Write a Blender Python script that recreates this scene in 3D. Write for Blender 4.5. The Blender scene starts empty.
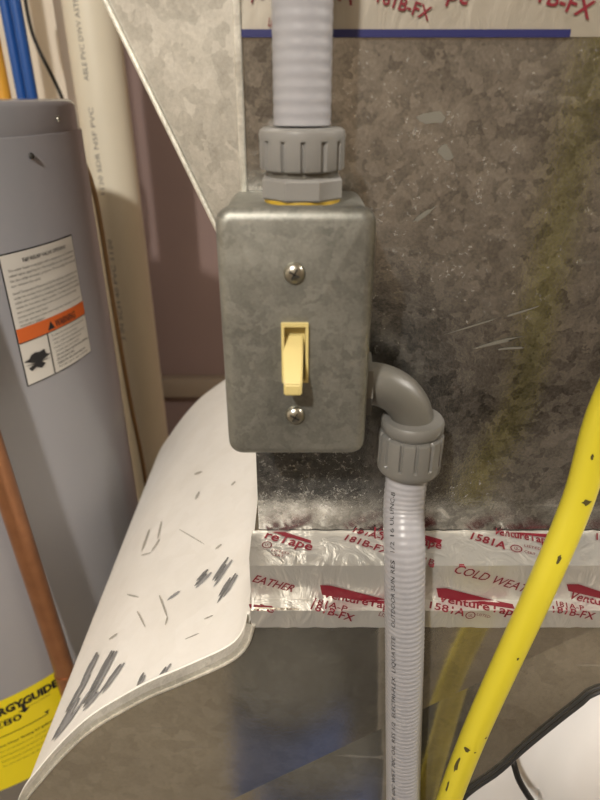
import bpy, bmesh, math, random
from mathutils import Vector, Matrix, noise
C = bpy.context.scene.collection
SC = bpy.context.scene
PI = math.pi
H = 1.5                       # camera height above the floor (m)
PITCH = math.radians(27)
FPX = 600.0
# ------------------------------------------------------------------ camera, world, lights, exposure
cam_d = bpy.data.cameras.new('camera'); cam = bpy.data.objects.new('camera', cam_d); C.objects.link(cam)
cam_d.sensor_fit = 'VERTICAL'; cam_d.sensor_height = 36; cam_d.sensor_width = 27; cam_d.lens = 27
cam.location = (0, 0, H); cam.rotation_euler = (PI/2 - PITCH, 0, 0)
cam_d.clip_start = 0.01
cam_d.dof.use_dof = True; cam_d.dof.focus_distance = 0.335; cam_d.dof.aperture_fstop = 11
SC.camera = cam
w = bpy.data.worlds.new('world'); SC.world = w; w.use_nodes = True
w.node_tree.nodes['Background'].inputs[0].default_value = (0.9, 0.85, 0.8, 1)
w.node_tree.nodes['Background'].inputs[1].default_value = 0.02
SC.view_settings.view_transform = 'Standard'; SC.view_settings.look = 'None'
SC.view_settings.gamma = 1; SC.view_settings.use_curve_mapping = False
SC.view_settings.exposure = 0.15
try:
    SC.cycles.use_denoising = True
    SC.cycles.max_bounces = 8
    SC.cycles.sample_clamp_indirect = 4
except Exception: pass

def lamp(name, loc, power, radius, col):
    d = bpy.data.lights.new(name, 'POINT'); d.energy = power; d.shadow_soft_size = radius; d.color = col
    o = bpy.data.objects.new(name, d); C.objects.link(o); o.location = loc; return o
KEY = Vector((-0.42, -0.78, H+0.84))
FILL = Vector((1.15, 0.12, H+0.62))
lamp('key_light', KEY, 82, 0.035, (1.0, 0.955, 0.89))
lamp('fill_light', FILL, 40, 0.06, (1.0, 0.95, 0.88))  # added fill, brightens the right side and the barrel

# ------------------------------------------------------------------ helpers
def ray(u, v):
    a, b = (u-300)/FPX, (400-v)/FPX
    s, c = math.sin(PITCH), math.cos(PITCH)
    return Vector((a, c + b*s, -s + b*c))
def P(u, v, Y):
    r = ray(u, v); return Vector((0, 0, H)) + r*(Y/r.y)

def tag(o, label=None, cat=None, group=None, kind=None):
    if label: o['label'] = label
    if cat: o['category'] = cat
    if group: o['group'] = group
    if kind: o['kind'] = kind
    return o
def thing(name, label, cat, loc=(0,0,0), group=None):
    o = bpy.data.objects.new(name, None); C.objects.link(o); o.location = loc; o.empty_display_size = .02
    return tag(o, label, cat, group)
def put(name, me, mat, parent=None, smooth=True, angle=40):
    if isinstance(me, bmesh.types.BMesh):
        bm = me; bmesh.ops.recalc_face_normals(bm, faces=bm.faces)
        me = bpy.data.meshes.new(name); bm.to_mesh(me); bm.free()
    me.name = name
    if smooth:
        me.polygons.foreach_set('use_smooth', [True]*len(me.polygons))
        try: me.set_sharp_from_angle(angle=math.radians(angle))
        except Exception: pass
    me.materials.clear(); me.materials.append(mat)
    o = bpy.data.objects.new(name, me); C.objects.link(o)
    if parent:
        o.parent = parent
        r = parent.location.copy(); q = parent.parent
        while q: r = r + q.location; q = q.parent
        o.location = -r
    return o
def box_bm(lo, hi, bev=0, seg=2, bm=None):
    bm = bm or bmesh.new()
    r = bmesh.ops.create_cube(bm, size=1)
    lo, hi = Vector(lo), Vector(hi); c = (lo+hi)/2; d = hi-lo
    for v in r['verts']: v.co = Vector((v.co.x*d.x, v.co.y*d.y, v.co.z*d.z)) + c
    if bev:
        es = list({e for v in r['verts'] for e in v.link_edges})
        bmesh.ops.bevel(bm, geom=es, offset=bev, segments=seg, profile=.5, affect='EDGES')
    return bm
def frames(pts):
    pts = [Vector(p) for p in pts]; out = []; n = None
    for i, p in enumerate(pts):
        t = (pts[min(i+1, len(pts)-1)] - pts[max(i-1, 0)]).normalized()
        if n is None:
            a = Vector((0, -1, 0)) if abs(t.y) < .9 else Vector((0, 0, 1))
            n = (a - t*a.dot(t)).normalized()
        else: n = (n - t*n.dot(t)).normalized()
        out.append((p, t, n, t.cross(n)))
    return out
def tube_bm(pts, r, seg=20, bm=None, cap=True):
    bm = bm or bmesh.new(); rings = []
    for i, (p, t, n, b) in enumerate(frames(pts)):
        rr = r(i) if callable(r) else r
        rings.append([bm.verts.new(p + (n*math.cos(2*PI*k/seg) + b*math.sin(2*PI*k/seg))*rr) for k in range(seg)])
    for A, B in zip(rings, rings[1:]):
        for k in range(seg): bm.faces.new((A[k], A[(k+1) % seg], B[(k+1) % seg], B[k]))
    if cap: bm.faces.new(rings[0]); bm.faces.new(rings[-1])
    return bm
def spline(pts, n=12):
    pts = [Vector(p) for p in pts]; q = [2*pts[0]-pts[1]] + pts + [2*pts[-1]-pts[-2]]; out = []
    for i in range(1, len(q)-2):
        for k in range(n):
            t = k/n; a, b, c, d = q[i-1:i+3]
            out.append(.5*((2*b) + (c-a)*t + (2*a-5*b+4*c-d)*t*t + (3*b-a-3*c+d)*t**3))
    return out + [pts[-1]]
def resample(pts, step):
    out = [pts[0]]; acc = 0; total = 0
    cum = [0]
    for a, b in zip(pts, pts[1:]): cum.append(cum[-1] + (b-a).length)
    n = max(2, int(cum[-1]/step)); res = []; j = 0
    for i in range(n+1):
        s = cum[-1]*i/n
        while j < len(cum)-2 and cum[j+1] < s: j += 1
        f = (s-cum[j])/max(1e-9, cum[j+1]-cum[j]); res.append(pts[j].lerp(pts[j+1], min(1, f)))
    return res
def lathe_bm(center, prof, seg=48, bm=None, rmod=None):
    """prof: list of (radius, z) about a vertical axis at center"""
    bm = bm or bmesh.new(); rings = []
    cx, cy, cz = center
    for r, z in prof:
        ring = []
        for k in range(seg):
            a = 2*PI*k/seg; rr = rmod(r, z, a) if rmod else r
            ring.append(bm.verts.new((cx+rr*math.cos(a), cy+rr*math.sin(a), cz+z)))
        rings.append(ring)
    for A, B in zip(rings, rings[1:]):
        for k in range(seg): bm.faces.new((A[k], A[(k+1) % seg], B[(k+1) % seg], B[k]))
    if prof[0][0] > 1e-6: bm.faces.new(rings[0])
    if prof[-1][0] > 1e-6: bm.faces.new(rings[-1])
    return bm
def sheet_bm(F, s0, s1, ns, t0, t1, nt, bm=None):
    bm = bm or bmesh.new()
    g = [[bm.verts.new(F(s0+(s1-s0)*i/ns, t0+(t1-t0)*j/nt)) for j in range(nt+1)] for i in range(ns+1)]
    for i in range(ns):
        for j in range(nt): bm.faces.new((g[i][j], g[i+1][j], g[i+1][j+1], g[i][j+1]))
    return bm
def poly_map(name, pts, F, mat, parent, cuts=()):
    """flat print: polygon given in surface coordinates, laid on the surface F"""
    bm = bmesh.new(); bm.faces.new([bm.verts.new((x, y, 0)) for x, y in pts])
    for c in cuts:
        bmesh.ops.bisect_plane(bm, geom=bm.verts[:]+bm.edges[:]+bm.faces[:], plane_co=(0, c, 0), plane_no=(0, 1, 0))
    bmesh.ops.triangulate(bm, faces=bm.faces)
    for v in bm.verts: v.co = F(v.co.x, v.co.y)
    me = bpy.data.meshes.new(name); bm.to_mesh(me); bm.free()
    return put(name, me, mat, parent, smooth=False)
def text(name, body, p0, p1, h, F, mat, parent, bold=0.0, shear=0, cuts=(), fit=True):
    """lettering from p0 to p1 (surface coords), cap height h, laid on surface F(s, t)"""
    cu = bpy.data.curves.new('t', 'FONT'); cu.body = body; cu.size = 1; cu.offset = bold; cu.shear = shear
    cu.resolution_u = 2
    o = bpy.data.objects.new('t', cu); C.objects.link(o)
    dg = bpy.context.evaluated_depsgraph_get()
    me = bpy.data.meshes.new_from_object(o.evaluated_get(dg))
    bpy.data.objects.remove(o); bpy.data.curves.remove(cu)
    bm = bmesh.new(); bm.from_mesh(me); bpy.data.meshes.remove(me)
    if not bm.verts: return None
    x0 = min(v.co.x for v in bm.verts); x1 = max(v.co.x for v in bm.verts)
    p0, p1 = Vector(p0), Vector(p1); d = p1-p0; L = d.length; d.normalize(); n = Vector((-d.y, d.x))
    sx = L/(x1-x0); sy = h/0.72
    for v in bm.verts:
        q = p0 + d*((v.co.x-x0)*sx) + n*(v.co.y*sy); v.co = (q.x, q.y, 0)
    for c in cuts:
        bmesh.ops.bisect_plane(bm, geom=bm.verts[:]+bm.edges[:]+bm.faces[:], plane_co=(0, c, 0), plane_no=(0, 1, 0))
    bmesh.ops.triangulate(bm, faces=bm.faces)
    for v in bm.verts: v.co = F(v.co.x, v.co.y)
    me = bpy.data.meshes.new(name); bm.to_mesh(me); bm.free()
    return put(name, me, mat, parent, smooth=False)

# ------------------------------------------------------------------ materials
def srgb(r, g, b):
    f = lambda c: (c/255/12.92) if c/255 <= .04045 else ((c/255+.055)/1.055)**2.4
    return (f(r), f(g), f(b), 1)
def mat_base(name):
    m = bpy.data.materials.new(name); m.use_nodes = True
    nt = m.node_tree; return m, nt, nt.nodes['Principled BSDF']
def N(nt, t, **kw):
    n = nt.nodes.new(t)
    for k, v in kw.items(): setattr(n, k, v)
    return n
def plain(name, col, rough=.5, metal=0, spec=.5, bump=0, bscale=200, var=0, vscale=30):
    m, nt, b = mat_base(name)
    b.inputs['Base Color'].default_value = col; b.inputs['Roughness'].default_value = rough
    b.inputs['Metallic'].default_value = metal; b.inputs['Specular IOR Level'].default_value = spec
    tc = N(nt, 'ShaderNodeTexCoord')
    if var:
        no = N(nt, 'ShaderNodeTexNoise'); no.inputs['Scale'].default_value = vscale; no.inputs['Detail'].default_value = 5
        nt.links.new(tc.outputs['Object'], no.inputs['Vector'])
        mx = N(nt, 'ShaderNodeMix', data_type='RGBA'); c = Vector(col[:3])
        mx.inputs[6].default_value = (*(c*(1-var)), 1); mx.inputs[7].default_value = (*[min(1, x) for x in c*(1+var)], 1)
        nt.links.new(no.outputs[0], mx.inputs[0]); nt.links.new(mx.outputs[2], b.inputs['Base Color'])
    if bump:
        nb = N(nt, 'ShaderNodeTexNoise'); nb.inputs['Scale'].default_value = bscale; nb.inputs['Detail'].default_value = 4
        nt.links.new(tc.outputs['Object'], nb.inputs['Vector'])
        bp = N(nt, 'ShaderNodeBump'); bp.inputs['Strength'].default_value = bump; bp.inputs['Distance'].default_value = .001
        nt.links.new(nb.outputs[0], bp.inputs['Height']); nt.links.new(bp.outputs[0], b.inputs['Normal'])
    return m
def galv(name, dark, light, scale=90, rough=(.3, .5), speck=.5, speck_col=(.62, .6, .55, 1), bump=.15, metal=1.0, stretch=(1, 1, 1), patch=8, speck_lo=.62, scratch=0):
    """galvanised sheet: spangle cells, cloudy patches, pale corrosion specks, scratches"""
    m, nt, b = mat_base(name)
    L = nt.links.new
    tc = N(nt, 'ShaderNodeTexCoord'); mp = N(nt, 'ShaderNodeMapping'); mp.inputs['Scale'].default_value = stretch
    L(tc.outputs['Object'], mp.inputs[0])
    dis = N(nt, 'ShaderNodeTexNoise'); dis.inputs['Scale'].default_value = scale*.8; dis.inputs['Detail'].default_value = 3
    L(mp.outputs[0], dis.inputs['Vector'])
    add = N(nt, 'ShaderNodeMix', data_type='RGBA', blend_type='ADD'); add.inputs[0].default_value = .012
    L(mp.outputs[0], add.inputs[6]); L(dis.outputs[1], add.inputs[7])
    vo = N(nt, 'ShaderNodeTexVoronoi'); vo.inputs['Scale'].default_value = scale
    L(add.outputs[2], vo.inputs['Vector'])
    sep = N(nt, 'ShaderNodeSeparateColor'); L(vo.outputs['Color'], sep.inputs[0])
    cl = N(nt, 'ShaderNodeTexNoise'); cl.inputs['Scale'].default_value = patch; cl.inputs['Detail'].default_value = 6; cl.inputs['Roughness'].default_value = .6
    L(mp.outputs[0], cl.inputs['Vector'])
    fine = N(nt, 'ShaderNodeTexNoise'); fine.inputs['Scale'].default_value = scale*3.2; fine.inputs['Detail'].default_value = 4; fine.inputs['Roughness'].default_value = .7
    L(mp.outputs[0], fine.inputs['Vector'])
    # value = .25 cell + .55 cloud + .3 fine
    def M(op, a, bb):
        n = N(nt, 'ShaderNodeMath', operation=op)
        for i, x in enumerate((a, bb)):
            if isinstance(x, (int, float)): n.inputs[i].default_value = x
            else: L(x, n.inputs[i])
        return n.outputs[0]
    val = M('ADD', M('ADD', M('MULTIPLY', sep.outputs[0], .22), M('MULTIPLY', cl.outputs[0], .9)), M('MULTIPLY', fine.outputs[0], .5))
    rg = N(nt, 'ShaderNodeMapRange'); rg.inputs['From Min'].default_value = .5; rg.inputs['From Max'].default_value = 1.1; L(val, rg.inputs[0])
    mx = N(nt, 'ShaderNodeMix', data_type='RGBA'); mx.inputs[6].default_value = dark; mx.inputs[7].default_value = light
    L(rg.outputs[0], mx.inputs[0])
    sp = N(nt, 'ShaderNodeTexNoise'); sp.inputs['Scale'].default_value = scale*1.6; sp.inputs['Detail'].default_value = 6; sp.inputs['Roughness'].default_value = .75; sp.inputs['Distortion'].default_value = .6
    L(mp.outputs[0], sp.inputs['Vector'])
    sm = N(nt, 'ShaderNodeMapRange'); sm.inputs['From Min'].default_value = speck_lo; sm.inputs['From Max'].default_value = speck_lo+.12; sm.inputs['To Max'].default_value = speck
    spm = M('ADD', M('MULTIPLY', sp.outputs[0], .75), M('MULTIPLY', cl.outputs[0], .32))
    L(spm, sm.inputs[0]); mask = sm.outputs[0]
    if scratch:
        mp2 = N(nt, 'ShaderNodeMapping'); mp2.inputs['Rotation'].default_value = (0, .35, 0); mp2.inputs['Scale'].default_value = (14, 14, 150)
        L(tc.outputs['Object'], mp2.inputs[0])
        sn = N(nt, 'ShaderNodeTexNoise'); sn.inputs['Scale'].default_value = 1; sn.inputs['Detail'].default_value = 3; L(mp2.outputs[0], sn.inputs['Vector'])
        sr = N(nt, 'ShaderNodeMapRange'); sr.inputs['From Min'].default_value = .66; sr.inputs['From Max'].default_value = .72; sr.inputs['To Max'].default_value = scratch; L(sn.outputs[0], sr.inputs[0])
        mask = M('MAXIMUM', mask, sr.outputs[0])
    m2 = N(nt, 'ShaderNodeMix', data_type='RGBA'); m2.inputs[7].default_value = speck_col
    L(mask, m2.inputs[0]); L(mx.outputs[2], m2.inputs[6]); L(m2.outputs[2], b.inputs['Base Color'])
    rr = N(nt, 'ShaderNodeMapRange'); rr.inputs['From Min'].default_value = .4; rr.inputs['From Max'].default_value = 1.1
    rr.inputs['To Min'].default_value = rough[0]; rr.inputs['To Max'].default_value = rough[1]; L(val, rr.inputs[0])
    r2 = M('ADD', rr.outputs[0], M('MULTIPLY', mask, .35)); L(r2, b.inputs['Roughness'])
    L(M('SUBTRACT', metal, M('MULTIPLY', mask, .8)), b.inputs['Metallic'])
    bp = N(nt, 'ShaderNodeBump'); bp.inputs['Strength'].default_value = bump; bp.inputs['Distance'].default_value = .001
    L(M('ADD', fine.outputs[0], M('MULTIPLY', mask, .6)), bp.inputs['Height']); L(bp.outputs[0], b.inputs['Normal'])
    return m
def foil(name, col, wr=.6):
    m, nt, b = mat_base(name); L = nt.links.new
    b.inputs['Base Color'].default_value = col; b.inputs['Metallic'].default_value = .62; b.inputs['Roughness'].default_value = .34
    tc = N(nt, 'ShaderNodeTexCoord')
    a = N(nt, 'ShaderNodeTexNoise'); a.inputs['Scale'].default_value = 55; a.inputs['Detail'].default_value = 5; a.inputs['Distortion'].default_value = 1.2
    v = N(nt, 'ShaderNodeTexVoronoi', feature='DISTANCE_TO_EDGE'); v.inputs['Scale'].default_value = 60
    mp = N(nt, 'ShaderNodeMapping'); mp.inputs['Scale'].default_value = (1, 1, .45)
    L(tc.outputs['Object'], mp.inputs[0]); L(mp.outputs[0], a.inputs['Vector'])
    ad = N(nt, 'ShaderNodeMix', data_type='RGBA', blend_type='ADD'); ad.inputs[0].default_value = .03
    L(mp.outputs[0], ad.inputs[6]); L(a.outputs[1], ad.inputs[7]); L(ad.outputs[2], v.inputs['Vector'])
    mm = N(nt, 'ShaderNodeMath', operation='MULTIPLY_ADD'); mm.inputs[1].default_value = .35; L(v.outputs[0], mm.inputs[0]); L(a.outputs[0], mm.inputs[2])
    bp = N(nt, 'ShaderNodeBump'); bp.inputs['Strength'].default_value = wr; bp.inputs['Distance'].default_value = .0025
    L(mm.outputs[0], bp.inputs['Height']); L(bp.outputs[0], b.inputs['Normal'])
    return m

M_box = galv('box_galvanised', srgb(112, 113, 108), srgb(158, 158, 150), scale=260, rough=(.42, .58), speck=.25, bump=.06, patch=22, metal=.8, speck_lo=.68)
M_duct = galv('duct_galvanised', srgb(76, 74, 71), srgb(184, 182, 177), scale=210, rough=(.11, .24), metal=.9, speck=.4, bump=.09, patch=9, speck_lo=.60, scratch=.1, speck_col=srgb(175,172,162))
M_duct2 = galv('boot_galvanised', srgb(168, 163, 150), srgb(208, 202, 188), scale=120, rough=(.09, .15), metal=.9, speck=.15, bump=.03, patch=12, speck_lo=.66, scratch=.12)
M_trans = galv('transition_galvanised', srgb(150, 148, 141), srgb(208, 205, 196), scale=150, rough=(.42, .55), speck=.25, bump=.12, patch=14, metal=.75, speck_col=srgb(180,177,168))
M_seam = galv('seam_galvanised', srgb(190, 188, 178), srgb(240, 238, 228), scale=200, rough=(.35, .5), speck=.3, bump=.3, patch=20, metal=.7)
M_side = galv('white_side_sheet', srgb(243, 240, 233), srgb(252, 250, 245), scale=60, rough=(.4, .55), speck=.5, speck_col=srgb(170, 165, 155), bump=.05, metal=.12, patch=14, speck_lo=.69)  # near-white base colour with sparse grey specks
M_scuff = plain('grey_scuff', srgb(118, 118, 118), .6, var=.25, vscale=300)
M_scuff3 = plain('mid_grey_scuff', srgb(146, 146, 147), .6, var=.2, vscale=300)
M_scuff2 = plain('light_scuff', srgb(175, 171, 163), .6, var=.2, vscale=300)
M_foil = foil('foil_tape', srgb(200, 198, 192), .8)
M_foil_top = foil('foil_tape_matte', srgb(160, 154, 142), .35); M_foil_top.node_tree.nodes['Principled BSDF'].inputs['Roughness'].default_value = .5
M_red = plain('red_tape_ink', srgb(108, 12, 30), .5)
M_blue_ink = plain('navy_stripe_ink', srgb(20, 24, 80), .5)
M_conduit = plain('grey_conduit_pvc', srgb(146, 146, 150), .34, bump=.05, bscale=900)
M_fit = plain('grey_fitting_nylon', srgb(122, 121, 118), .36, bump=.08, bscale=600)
M_fit_dark = plain('shaded_elbow_nylon', srgb(88, 86, 80), .4, bump=.08, bscale=600)  # elbow nylon darkened, its shadow is put into the colour
M_fit_low = plain('shaded_nut_nylon', srgb(104, 103, 99), .38, bump=.08, bscale=600)  # lower nut and collar, shade of the box put into the grey
M_ring = plain('yellow_sealing_ring', srgb(165, 136, 38), .45)
M_ivory = plain('ivory_switch_plastic', srgb(196, 180, 120), .35)
M_screw = plain('zinc_screw', srgb(170, 168, 158), .3, 1)
M_dark = plain('dark_slot', srgb(40, 38, 34), .6)
M_heater = plain('heater_grey_enamel', srgb(152, 152, 157), .3, .0, .5, var=.04, vscale=4)
M_heater.node_tree.nodes['Principled BSDF'].inputs['Coat Weight'].default_value = .6; M_heater.node_tree.nodes['Principled BSDF'].inputs['Coat Roughness'].default_value = .1
M_label = plain('label_white', srgb(225, 222, 215), .4)
M_black = plain('black_ink', srgb(28, 27, 30), .5)
M_orange = plain('warning_orange', srgb(222, 105, 35), .45)
M_yellow_label = plain('energy_label_yellow', srgb(240, 222, 30), .4)
M_copper = plain('copper_aged', srgb(150, 104, 72), .32, .6, var=.3, vscale=60, bump=.05)
M_wood = plain('bare_timber', srgb(214, 150, 92), .6, var=.12, vscale=25)
M_pvc = plain('cream_pvc', srgb(240, 232, 210), .42, var=.05, vscale=10)
M_inkgrey = plain('grey_ink', srgb(120, 115, 108), .6)
M_pex = plain('blue_pex', srgb(30, 84, 160), .4)
M_cord = plain('black_cord', srgb(20, 20, 20), .5)
M_tan = plain('tan_cable_jacket', srgb(165, 130, 85), .5)
M_gas = plain('yellow_gas_jacket', srgb(200, 187, 50), .32, bump=.06, bscale=120)
M_gasold = plain('yellow_gas_pipe_paint', srgb(230, 170, 60), .45)
M_wallb = plain('beige_wall', srgb(232, 222, 205), .8, bump=.2, bscale=80, var=.05, vscale=6)
M_mauve = plain('mauve_wall', srgb(148, 126, 120), .85, bump=.2, bscale=80, var=.08, vscale=5)
M_wallr = plain('brown_panel_wall', srgb(165, 150, 132), .85, var=.1, vscale=3)
M_floor = plain('concrete_floor', srgb(150, 143, 132), .8, bump=.3, bscale=40, var=.15, vscale=3)
M_ceil = plain('ceiling_board', srgb(150, 135, 115), .9)
M_plastic = plain('white_plastic_film', srgb(232, 230, 228), .35, bump=.3, bscale=60)
M_hem = plain('dark_hem_edge', srgb(70, 70, 72), .4, .6)
M_barrel = plain('blue_reflection_plastic', srgb(60, 115, 225), .4)  # added barrel, colour of the blue reflection
M_cab = plain('dark_reflection_paint', srgb(48, 50, 50), .5)  # added cabinet and barrel lid, dark in the boot's reflection
M_enam = plain('white_porcelain', srgb(230, 228, 220), .3)

# ------------------------------------------------------------------ room shell
def struct(name, lo, hi, mat):
    return tag(put(name, box_bm(lo, hi), mat, smooth=False), kind='structure')
struct('floor', (-2.1, -2.2, -.05), (2.1, 1.75, 0), M_floor)
struct('ceiling', (-2.1, -2.2, 2.45), (2.1, 1.75, 2.5), M_ceil)
struct('wall_back', (-2.0, 1.62, 0), (2.0, 1.72, 2.45), M_mauve)
struct('wall_left', (-2.1, -2.2, 0), (-2.0, 1.72, 2.45), M_wallb)
struct('wall_right', (2.0, -2.2, 0), (2.1, 1.72, 2.45), M_wallr)
struct('wall_front', (-2.0, -2.2, 0), (2.0, -2.1, 2.45), M_wallr)
struct('wall_left_partition', (-2.0, 1.36, 0), (-.47, 1.46, 2.45), M_wallb)
o = put('trim_1', box_bm((-.44, 1.585, .70), (.6, 1.62, .76), .003), M_wallr); tag(o, kind='structure')

# ------------------------------------------------------------------ main duct
YD = .272; YC = .245; YB = .237; YBACK = .68
XL = -.0235; XR = .42
zc1 = H-.224; zc2 = H-.248
duct = thing('supply_duct', 'tall mottled galvanised sheet metal duct behind the switch box', 'duct', (0.2, YD, zc1))
bm = box_bm((XL, YD, zc1), (XR, YBACK, 2.44))
put('trunk', bm, M_duct, duct, smooth=False)
# tapered transition on the left: slanted gusset with its lower edge rising to the left
a0 = Vector((XL, YD+.001, 0)); Yt = .325
def trp(u, v, Y=Yt): return P(u, v, Y)
tl = trp(105, 0, .300); bl = trp(212, 218, .283); d = tl-bl
top = bl + d*((2.40-bl.z)/d.z); bot = bl - d*((bl.x - (-.026))/(-d.x)) if d.x else bl
bot = bl + d*((-.026-bl.x)/d.x)
bm = bmesh.new()
f = [Vector((XL+.001, YD+.0005, 2.40)), Vector((XL+.001, YD+.0005, bot.z)), bot, top]
g = [Vector((v.x+.012, YBACK-.01, v.z)) for v in f]
A = [bm.verts.new(v) for v in f]; B = [bm.verts.new(v) for v in g]
bm.faces.new(A); bm.faces.new(B)
for i in range(4): bm.faces.new((A[i], A[(i+1) % 4], B[(i+1) % 4], B[i]))
tag(put('transition_panel', bm, M_trans, duct, smooth=False), 'pale slanting side sheet of the duct')
# rolled corner seam
bm = box_bm((XL-.0022, YD-.0022, H-.12), (XL+.0008, YD+.001, 2.42), .0007)
tag(put('corner_seam', bm, M_seam, duct), 'bright folded corner edge')
# folded hem along the slanting lower edge of the transition
bm = tube_bm([bot + Vector((0, -.001, 0)), top + Vector((0, -.001, 0))], .0011, 8)
put('hem', bm, M_seam, duct)
# pale drips / scratches on the duct face
def duct_face(s, t, off=.0003): return Vector((s, YD-off, t))
random.seed(4)
def px_duct(u, v):
    p = P(u, v, YD); return (p.x, p.z)
def blob(name, u, v, ru, rv, mat, parent, F=duct_face, px=px_duct, ang=0, n=12, rough=.35):
    c = px(u, v); q = px(u+1, v); e = px(u, v-1)
    ax = Vector((q[0]-c[0], q[1]-c[1])); ay = Vector((e[0]-c[0], e[1]-c[1])); pts = []
    for k in range(n):
        a = 2*PI*k/n; r = 1 + random.uniform(-rough, rough)
        x = ru*r*math.cos(a); y = rv*r*math.sin(a); ca, sa = math.cos(ang), math.sin(ang)
        w_ = ax*(x*ca - y*sa) + ay*(x*sa + y*ca); pts.append((c[0]+w_.x, c[1]+w_.y))
    return poly_map(name, pts, F, mat, parent)
M_drip = plain('pale_drip_stain', srgb(118, 115, 106), .7, .5)
for u, v, ru, rv, an in ((434, 117, 14, 7, 0), (446, 153, 7, 7, 0), (423, 215, 14, 2, .6), (495, 343, 22, 1.6, .25), (475, 325, 26, .8, .3), (520, 312, 20, .9, .3), (512, 348, 12, 1.2, .1)):
    blob('scratch_mark', u, v, ru, rv, M_drip, duct, ang=an)

# boot collar: two small steps, then the front panel
bm = bmesh.new()
prof = [(YD+.05, zc1), (YC, zc1), (YC, zc2), (YB+.0025, zc2), (YB+.0025, zc2-.03), (YD+.05, zc2-.03)]
xs = (-.0262, XR); A = [bm.verts.new((xs[0], y, z)) for y, z in prof]; B = [bm.verts.new((xs[1], y, z)) for y, z in prof]
bm.faces.new(A); bm.faces.new(B)
for i in range(6): bm.faces.new((A[i], A[(i+1) % 6], B[(i+1) % 6], B[i]))
boot = thing('duct_boot', 'flared sheet metal duct boot below the foil tape, white curved left side', 'duct', (0.1, YB, .35))
put('collar', bm, M_duct2, boot, smooth=False)
# S-shaped left outline of the boot in its front plane
edge_px = [(250, 622), (245, 640), (236, 652), (222, 661), (200, 671), (172, 683), (148, 693), (120, 708), (95, 723), (75, 739), (56, 758), (38, 779), (22, 800)]
E = [(p.x, p.z) for p in (P(u, v, YB) for u, v in edge_px)]
E = [(-.0262, zc2+.001), (-.0268, H-.256)] + E + [(-.196, H-.45), (-.199, H-.52), (-.2, H-.7), (-.2, H-1.0), (-.2, H-1.14)]
Es = resample(spline([(x, 0, z) for x, z in E], 8), .004)
Es = [(p.x, p.z) for p in Es]
def xl(z):
    for (x0, z0), (x1, z1) in zip(Es, Es[1:]):
        if z1 <= z <= z0: return x0 + (x1-x0)*(z0-z)/max(1e-9, z0-z1)
    return Es[-1][0] if z < Es[-1][1] else Es[0][0]
# right outline
R_px = [(600, 684), (575, 699), (548, 719), (520, 741), (495, 762), (460, 787)]
Rg = [(.42, H-.262), (.30, H-.272), (.22, H-.295)] + [(p.x, p.z) for p in (P(u, v, YB) for u, v in R_px)] + [(.085, H-.46), (.04, H-.50), (-.03, H-.56), (-.12, H-.66), (-.19, H-.80)]
Rs = [(p.x, p.z) for p in resample(spline([(x, 0, z) for x, z in Rg], 8), .006)]
cr0 = P(235, 798, YB); cr1 = P(385, 727, YB)
cd = (cr1-cr0); cd.y = 0; cd.normalize(); cn = Vector((cd.z, 0, -cd.x))
def fold(x, z):
    dd = max(0, (Vector((x, 0, z))-Vector((cr0.x, 0, cr0.z))).dot(cn)); return YB - .09*dd
bm = bmesh.new()
left = [(x, z) for x, z in Es if z > H-.80]
loop = left + [(x, z) for x, z in reversed(Rs)]
loop = [(x, z) for i, (x, z) in enumerate(loop) if i == 0 or (abs(x-loop[i-1][0])+abs(z-loop[i-1][1])) > 1e-5]
fa = bm.faces.new([bm.verts.new((x, YB, z)) for x, z in loop])
bmesh.ops.bisect_plane(bm, geom=bm.verts[:]+bm.edges[:]+bm.faces[:], plane_co=(cr0.x, YB, cr0.z), plane_no=cn)
bmesh.ops.triangulate(bm, faces=bm.faces)
for v in bm.verts: v.co.y = fold(v.co.x, v.co.z)
ex = bmesh.ops.extrude_face_region(bm, geom=bm.faces[:])
for v in [q for q in ex['geom'] if isinstance(q, bmesh.types.BMVert)]: v.co.y += .0012
tag(put('front_panel', bm, M_duct2, boot, angle=2), 'grey galvanised front sheet with a diagonal crease')
# curved side sheet
def side(i_s, y, off=0):
    i = min(len(Es)-2, int(i_s)); f_ = i_s-i
    x0, z0 = Es[i]; x1, z1 = Es[i+1]; dx, dz = x1-x0, z1-z0; l = math.hypot(dx, dz) or 1
    return Vector((x0+dx*f_ + dz/l*off, y, z0+dz*f_ - dx/l*off))
nE = len(Es)-1
bm = bmesh.new(); rows = []
ys = [YB+.0005] + [YB + (YBACK-YB)*k/12 for k in range(1, 13)]
for i in range(nE+1): rows.append([bm.verts.new(side(i, fold(*Es[i]) + .0005 if y == ys[0] else y)) for y in ys])
for i in range(nE):
    for k in range(12): bm.faces.new((rows[i][k], rows[i+1][k], rows[i+1][k+1], rows[i][k+1]))
back = [rows[i][12] for i in range(nE+1)]
ex = bmesh.ops.extrude_face_region(bm, geom=bm.faces[:])
for v in [q for q in ex['geom'] if isinstance(q, bmesh.types.BMVert)]: v.co.x += .001
so = put('side_sheet', bm, M_side, boot, angle=60); tag(so, 'white scuffed curved side sheet')
# back plate closing the boot
bm = bmesh.new(); bm.faces.new([bm.verts.new((x, YBACK-.003, z)) for x, z in Es] + [bm.verts.new((.42, YBACK-.003, Es[-1][1])), bm.verts.new((.42, YBACK-.003, zc1))])
ex = bmesh.ops.extrude_face_region(bm, geom=bm.faces[:])
for v in [q for q in ex['geom'] if isinstance(q, bmesh.types.BMVert)]: v.co.y -= .001
put('back_panel', bm, M_duct2, boot, smooth=False)
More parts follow.
